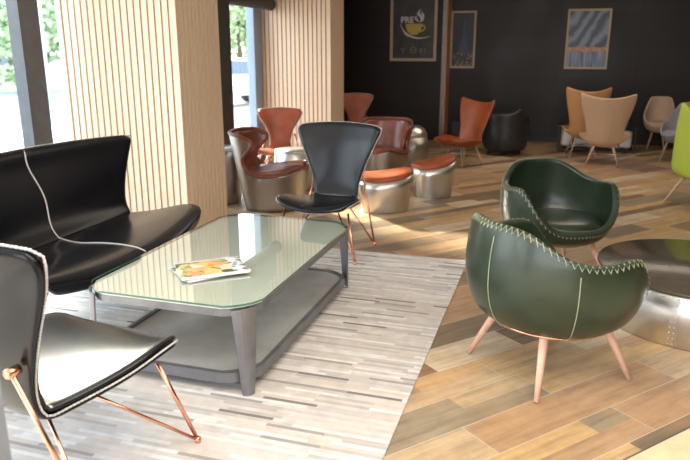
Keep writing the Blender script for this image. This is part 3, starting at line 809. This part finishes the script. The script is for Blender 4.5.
# ------------------------------------------------------------------ wing chairs
WS = [(0, .52, .38, .20, -.04, .02), (.15, .48, .385, .28, 0, .05), (.4, .32, .345, .34, 0, .11), (.7, .14, .315, .36, 0, .15), (.9, .03, .30, .335, 0, .14), (1, -.02, .315, .30, .02, .10)]
WB = [(0, -.02, .315, .30, .02, .10), (.15, -.07, .41, .255, .06, .05), (.4, -.13, .60, .275, .09, 0), (.7, -.20, .82, .34, .12, 0), (.9, -.25, .97, .385, .13, .035), (1, -.265, 1.0, .375, .13, .07)]
def wing_chair(label, fabric, leg_mat, rz, loc, inner=None, WS=WS, WB=WB, grp=None, X=.235, yr=-.12, yf=.30):
    t = thing('wing_chair', label, 'wing chair', loc, rz, grp)
    f = surf(join_keys(WS, WB, .45))
    grid(f, 16, 30, 'shell', fabric, t, .03, 1)
    grid(lambda u, v: Vector(f(.04 + .92 * u, .03 + .94 * v)), 14, 28, 'lining', inner or fabric, t, .014, -1)
    s2 = surf(WS)
    grid(lambda u, v: Vector(s2(.18 + .64 * u, .1 + .86 * v)) + Vector((0, 0, .015)), 10, 10, 'seat', inner or fabric, t, .04, -1)
    for sx in (-1, 1):
        for y0, y1 in ((yr * .3, yr), (yf * .85, yf)):
            p0 = Vector((sx * X * .55, y0, .30)); p1 = Vector((sx * X, y1, .004))
            bm = bmesh.new(); tube(bm, [p0, p0.lerp(p1, .5), p1], .017, 10, False, .010); obj('leg', bm, leg_mat, t, True)
    bm = bmesh.new()
    for sx in (-1, 1): tube(bm, [(sx * X * .78, yr * .7, .18), (-sx * X * .78, yf * .93, .18)], .006, 6)
    obj('stretcher', bm, 'steel', t, True)
    return t
M['orange_leather'] = simple('orange leather', (0.31, 0.07, 0.018), 0.42, var=0.2, scale=5, bump=0.2, bscale=140)
wing_chair('orange leather wing chair turned to the left in front of the dark wall', 'orange_leather', 'oak_leg', R(138), (-1.13, 9.62, 0)).scale = (.90, .92, .88)
wing_chair('tan fabric wing chair seen from behind, its back fully in view', 'tan_fabric', 'oak_leg', R(-4), (.72, 10.0, 0), grp='tan wing chairs').scale = (.94, .94, .97)
wing_chair('amber wing chair mostly hidden behind the tan one', 'amber_fabric', 'oak_leg', R(8), (.47, 10.78, 0), grp='tan wing chairs').scale = (.84, .92, 1.01)

# other seats at the back
RB = [(0, .66), (40, .68), (62, .74), (80, .66), (105, .56), (120, .42), (140, .36), (180, .35)]
PB = [(.035, .33), (.06, .37), (.3, .41), (.45, .41), (.62, .42)]
t = tub('black leather tub chair seen from behind, right of the orange wing chair', 'tub_armchair', 'black_leather_worn', RB, PB, seat_z=.36, ring_z=.03, leg_mat='black_metal', leg_r=.30, leg_top=.28, seat_r=.35, n=64, m=8)
t.location = (-.70, 10.75, 0); t.rotation_euler = (0, 0, R(-20)); t.scale = (.88, .88, 1)
RBE = [(0, .82), (30, .82), (50, .80), (64, .70), (78, .58), (100, .54), (125, .46), (150, .40), (180, .39)]
PBE = [(.28, .16), (.31, .22), (.38, .29), (.5, .33), (.65, .325), (.82, .29)]
t = tub('beige fabric tub chair with rounded back against the far wall', 'tub_armchair', 'beige_fabric', RBE, PBE, seat_z=.42, ring_z=.27, leg_mat='oak_leg', leg_r=.26, leg_top=.15, seat_r=.26, n=64, m=10, thick=.04)
t.location = (1.66, 11.9, 0); t.rotation_euler = (0, 0, R(172)); t.scale = (.72, .8, 1.06); t['group'] = 'small fabric tub chairs at the back'
t = tub('grey fabric tub chair between the beige chair and the lime one', 'tub_armchair', 'grey_fabric', RBE, PBE, seat_z=.42, ring_z=.27, leg_mat='oak_leg', leg_r=.26, leg_top=.15, seat_r=.26, n=64, m=10, thick=.04)
t.location = (1.74, 10.6, 0); t.rotation_euler = (0, 0, R(125)); t.scale = (.72, .72, 1.06); t['group'] = 'small fabric tub chairs at the back'
RL = [(0, 1.06), (35, 1.06), (58, 1.03), (72, .95), (86, .74), (100, .62), (118, .56), (135, .46), (150, .40), (180, .385)]
PL = [(.27, .33), (.29, .365), (.34, .385), (.55, .39), (.8, .385), (1.06, .365)]
t = tub('lime green high-backed fabric armchair cut off by the right edge of the photo', 'high_back_armchair', 'lime_fabric', RL, PL, seat_z=.42, ring_z=.27, leg_mat='oak_leg', leg_r=.44, leg_top=.26, seat_r=.31, n=80, m=18)
t.location = (1.66, 7.80, 0); t.rotation_euler = (0, 0, R(-125))

# black-framed low table with a pale steel trunk under it
t = thing('low_table', 'low black-framed table behind the tan wing chairs', 'table', (.70, 11.62, 0))
obj('tabletop', bxm(-.60, .60, -.26, .26, .40, .415), 'black_metal', t)
for sx in (-1, 1):
    for sy in (-1, 1): obj('leg', bxm(sx * .585 - .012, sx * .585 + .012, sy * .245 - .012, sy * .245 + .012, 0, .40), 'black_metal', t)
obj('lower_rail', bxm(-.585, .585, -.257, -.233, .03, .055), 'black_metal', t)
tr = thing('trunk', 'pale silver trunk standing under the low black table', 'trunk', (.70, 11.62, 0))
bevel(obj('body', bxm(-.54, .54, -.20, .20, .065, .37), 'quilt_steel', tr), .05, 4)
for x in (-.35, .35): obj('strap', bxm(x - .012, x + .012, -.206, -.200, .10, .34), 'black_metal', tr)
# feet carry the trunk
for sx in (-1, 1): obj('foot', bxm(sx * .45 - .03, sx * .45 + .03, -.15, .15, 0, .066), 'black_metal', tr)
t = thing('black_cabinet', 'small black box standing in the shade by the wood-edged wall corner', 'box', (-1.50, 11.7, 0))
bevel(obj('body', bxm(-.16, .16, -.16, .16, .02, .42), 'black_metal', t), .008)
obj('foot_plate', bxm(-.13, .13, -.13, .13, 0, .02), 'anthracite', t)

# ------------------------------------------------------------------ framed pictures
def framed(name, label, x0, x1, z0, z1, ywall, pic, fw=.035, inner=True):
    cx, cz = (x0 + x1) / 2, (z0 + z1) / 2; w, h = x1 - x0, z1 - z0
    t = thing(name, label, 'picture', (cx, ywall, cz))
    b = bmesh.new(); y0, y1 = -.03, -.001
    box(b, -w/2, w/2, y0, y1, h/2 - fw, h/2); box(b, -w/2, w/2, y0, y1, -h/2, -h/2 + fw)
    box(b, -w/2, -w/2 + fw, y0, y1, -h/2 + fw, h/2 - fw); box(b, w/2 - fw, w/2, y0, y1, -h/2 + fw, h/2 - fw)
    bevel(obj('frame', b, 'frame_wood', t), .003)
    obj('print', bxm(-w/2 + fw, w/2 - fw, -.016, -.002, -h/2 + fw, h/2 - fw), pic, t)
    return t
def swoosh(bm, pts, ws, y, th=.004):
    P = [Vector((x, 0, z)) for x, z in pts]; n = len(P); top = []; bot = []
    for i, p in enumerate(P):
        tg = (P[min(i + 1, n - 1)] - P[max(i - 1, 0)]).normalized(); nn = Vector((-tg.z, 0, tg.x)); w = ws[i]
        top.append(p + nn * w); bot.append(p - nn * w)
    for Y in (y,):
        a = [bm.verts.new((p.x, Y, p.z)) for p in top]; b = [bm.verts.new((p.x, Y, p.z)) for p in bot]
        a2 = [bm.verts.new((p.x, Y + th, p.z)) for p in top]; b2 = [bm.verts.new((p.x, Y + th, p.z)) for p in bot]
        for i in range(n - 1):
            bm.faces.new((a[i], a[i + 1], b[i + 1], b[i])); bm.faces.new((a2[i], b2[i], b2[i + 1], a2[i + 1]))
            bm.faces.new((a[i], a2[i], a2[i + 1], a[i + 1])); bm.faces.new((b[i], b[i + 1], b2[i + 1], b2[i]))
def text_mesh(name, s, size, mat, parent, loc, extr=.002):
    cu = bpy.data.curves.new(name, 'FONT'); cu.body = s; cu.size = size; cu.extrude = extr; cu.offset = size * .03; cu.align_x = 'LEFT'
    tmp = bpy.data.objects.new(name, cu); C.objects.link(tmp)
    bpy.context.view_layer.update()
    me = bpy.data.meshes.new_from_object(tmp.evaluated_get(bpy.context.evaluated_depsgraph_get()))
    bpy.data.objects.remove(tmp)
    me.transform(Matrix.Translation(loc) @ Matrix.Rotation(PI / 2, 4, 'X'))
    me.materials.clear()
    return obj(name, me, mat, parent)
YP = 12.1
t = framed('framed_poster', 'framed coffee poster reading PRESS with a yellow cup on the dark wall', -2.909, -2.066, 1.406, 2.66, YP, 'chalkboard', .05)
u = .843 / 46.5            # metres per photo pixel on this wall
def pp(x, y): return ((x - 413.2) * u, (61 - y) * u * 1.0 - .627)
x, z = pp(400.3, 24.5)
text_mesh('lettering', 'PRE', .145, 'chalk', t, (x, -.019, z))
bm = bmesh.new()
def sw(P, Wd): 
    K = smooth_poly([pp(*p) for p in P], 5); n = len(K)
    swoosh(bm, K, [Wd * max(.12, math.sin(PI * (i + .5) / n)) for i in range(n)], -.0215)
sw([(418.5, 24), (416.5, 22), (415.2, 20), (416, 18)], .018); sw([(419.5, 24), (421, 22), (420, 18.5), (417.5, 16), (420, 12)], .024); sw([(420.5, 24), (422.5, 21), (422.3, 17), (420.5, 14.5)], .018)
obj('steam', bm, 'chalk', t)
bm = bmesh.new(); P = [pp(*p) for p in [(405.5, 25.5), (422, 25.5), (421.6, 29), (420, 33), (416.5, 36), (411, 36), (407.5, 33), (405.8, 29)]]
vs = [bm.verts.new((a, -.0215, b)) for a, b in P]; vb = [bm.verts.new((a, -.017, b)) for a, b in P]; bm.faces.new(vs); bm.faces.new(vb[::-1])
for i in range(8): bm.faces.new((vs[i], vs[(i + 1) % 8], vb[(i + 1) % 8], vb[i]))
K = smooth_poly([pp(*p) for p in [(421, 27.3), (424, 27.6), (424.3, 30), (422.5, 32), (419.8, 32.8)]], 5); swoosh(bm, K, [.011] * len(K), -.0215)
obj('cup', bm, 'cup_yellow', t)
bm = bmesh.new(); sw([(400, 25.5), (402, 30), (406, 34.5), (411, 37.5), (417, 39), (424, 38.8), (431, 37)], .014); sw([(403, 33), (406, 36), (409, 38)], .006)
obj('saucer', bm, 'chalk', t)
bm = bmesh.new()
K = [pp(413.5 + 3 * math.cos(a), 50.5 + 3 * math.sin(a)) for a in [2 * PI * k / 16 for k in range(17)]]; swoosh(bm, K, [.008] * 17, -.0215); obj('emblem', bm, 'dull_gold', t)
for P_ in ([(401, 48.5), (403, 51), (403, 53.5)], [(405, 48.5), (403, 51)], [(420, 49), (422.5, 53)], [(422.5, 49), (420, 53)], [(425, 48.6), (425.3, 53)], [(411, 50.5), (416, 50.5)], [(413.5, 44), (413.5, 46)]):
    bm = bmesh.new(); K = [pp(*p) for p in P_]; swoosh(bm, K, [.007] * len(K), -.0225); obj('mark', bm, 'dull_gold', t)
YB = 12.5
t = framed('framed_print', 'framed night city print with a blue spire, half behind the wood-edged wall corner', -2.0 + .12, -1.43, 1.28, 2.275, YB, 'night_pic', .035)
bm = bmesh.new(); P = [(-.07, -.24), (.10, -.24), (.085, -.12), (.045, .12), (.022, .34), (.012, .34), (-.01, .12), (-.05, -.12)]
vs = [bm.verts.new((a, -.0195, b)) for a, b in P]; vb = [bm.verts.new((a, -.0165, b)) for a, b in P]; bm.faces.new(vs); bm.faces.new(vb[::-1])
for i in range(8): bm.faces.new((vs[i], vs[(i + 1) % 8], vb[(i + 1) % 8], vb[i]))
obj('spire', bm, 'spire', t)
framed('framed_print', 'framed grey-blue dusk skyline print alone on the dark wall above the tan chairs', .118, .822, 1.28, 2.275, YB, 'wave_pic', .035)

# ------------------------------------------------------------------ outside the windows
struct('terrain', bxm(-60, XW - 0.12, -20, 80, -0.25, -0.10), 'asphalt')
def tree(label, loc, h, rad, seed, n=2600):
    t = thing('tree', label, 'tree', loc, 0, 'trees across the street'); rnd = random.Random(seed)
    obj('trunk', tubem([(0, 0, 0), (.06, 0, h * .3), (0, .05, h * .62)], .16, 10, False, .07), 'bark', t, True)
    bm = bmesh.new(); cl = [(Vector((rnd.uniform(-1, 1), rnd.uniform(-1, 1), rnd.uniform(-.9, .9))) * rad * .7, rad * rnd.uniform(.35, .6)) for _ in range(14)]
    for k in range(n):
        c, r_ = cl[k % 14]; v = Vector((rnd.gauss(0, 1), rnd.gauss(0, 1), rnd.gauss(0, 1))).normalized() * r_ * rnd.uniform(.6, 1)
        p = c + v + Vector((0, 0, h * .62)); a = Vector((rnd.gauss(0, 1), rnd.gauss(0, 1), rnd.gauss(0, 1))).normalized() * max(.12, rad * .05); b = a.orthogonal().normalized() * a.length * .7
        if p.z < .3: continue
        bm.faces.new([bm.verts.new(p + s) for s in (-a, b, a, -b)])
    obj('foliage', bm, 'leaves', t); return t
tree('green tree seen through the near window beside the first slatted pier', (-20.0, 22.8, -.1), 5.4, 3.2, 1, 5000)
tree('green tree seen through the narrow far window above the white car', (-13.5, 27.5, -.1), 5.0, 2.8, 2, 4500)
tree('hazy tree at the left side of the near window', (-27.0, 20.0, -.1), 5.2, 2.4, 3, 4000)
tree('added tree whose unseen crown shades the rug, trunk hidden behind the dark post of the near window', (-8.6, 9.45, -.1), 7.0, 1.75, 6, 9000)  # added to block the sun through the near window
def car(label, loc, rz):
    t = thing('car', label, 'car', loc, rz, 'white cars parked outside')
    prof = [(-2.15, .35), (-2.2, .62), (-2.05, .86), (-1.5, .95), (-.95, 1.38), (-.3, 1.46), (.5, 1.42), (1.15, 1.0), (1.9, .86), (2.15, .68), (2.18, .35)]
    P = smooth_poly(prof, 4); bm = bmesh.new(); L = []
    for yy, k, dz in ((-.86, .97, 0), (-.83, 1, 1), (0, 1, 1), (.83, 1, 1), (.86, .97, 0)):
        row = []
        for x, z in P:
            inset = 1 - .22 * max(0, (z - .9) / .55); row.append(bm.verts.new((x * k, yy * inset, .25 + (z - .25) * (1 if dz else .97))))
        L.append(row)
    for A, B in zip(L, L[1:]):
        for i in range(len(P) - 1): bm.faces.new((A[i], A[i + 1], B[i + 1], B[i]))
    for r_ in (L[0], L[-1]): bm.faces.new(r_)
    bm.faces.new([x[0] for x in L] + [x[-1] for x in L[::-1]])
    bmesh.ops.recalc_face_normals(bm, faces=bm.faces); obj('body', bm, 'car_white', t, True)
    for s in (-1, 1):
        b = bmesh.new(); Q = [(-1.32, 1.0), (-.85, 1.32), (-.3, 1.39), (.42, 1.36), (.98, 1.0)]
        f = [b.verts.new((x, s * (.90 - .19 * max(0, (z - .9) / .55)), z)) for x, z in Q]; g = [b.verts.new((x, s * (.80 - .19 * max(0, (z - .9) / .55)), z)) for x, z in Q]
        b.faces.new(f); b.faces.new(g[::-1])
        for i in range(5): b.faces.new((f[i], f[(i + 1) % 5], g[(i + 1) % 5], g[i]))
        bmesh.ops.recalc_face_normals(b, faces=b.faces); obj('window', b, 'car_glass', t)
    for x in (-1.35, 1.35):
        for s in (-1, 1):
            b = bmesh.new(); tube(b, [(x, s * .70, .32), (x, s * .90, .32)], .32, 24); w = obj('wheel', b, 'rubber', t, True)
            obj('hub_cap', tubem([(x, s * .90, .32), (x, s * .912, .32)], .20, 16), 'steel', w, True)
    return t
car('white car seen through the narrow far window', (-9.9, 19.3, -.1), R(60))
car('white car at the left edge of the near window, only its wheel end in view', (-11.6, 8.6, -.1), R(90))
t = thing('street_pole', 'pale thin street pole seen through the near window', 'pole', (-14.2, 16.3, -.1))
obj('shaft', tubem([(0, 0, 0), (0, 0, 6)], .06, 10), 'pole', t, True)
obj('base_plate', tubem([(0, 0, 0), (0, 0, .05)], .16, 12), 'pole', t)
t = thing('building', 'pale building across the street behind the hazy tree', 'building', (-34, 26, -.1), R(35))
obj('wall', bxm(-9, 9, -4, 4, 0, 8), 'building', t)
for i in range(6):
    for j in range(2): obj('window', bxm(-8 + i * 2.8, -6.4 + i * 2.8, -4.06, -3.95, 1 + j * 3.2, 2.9 + j * 3.2), 'building_window', t)
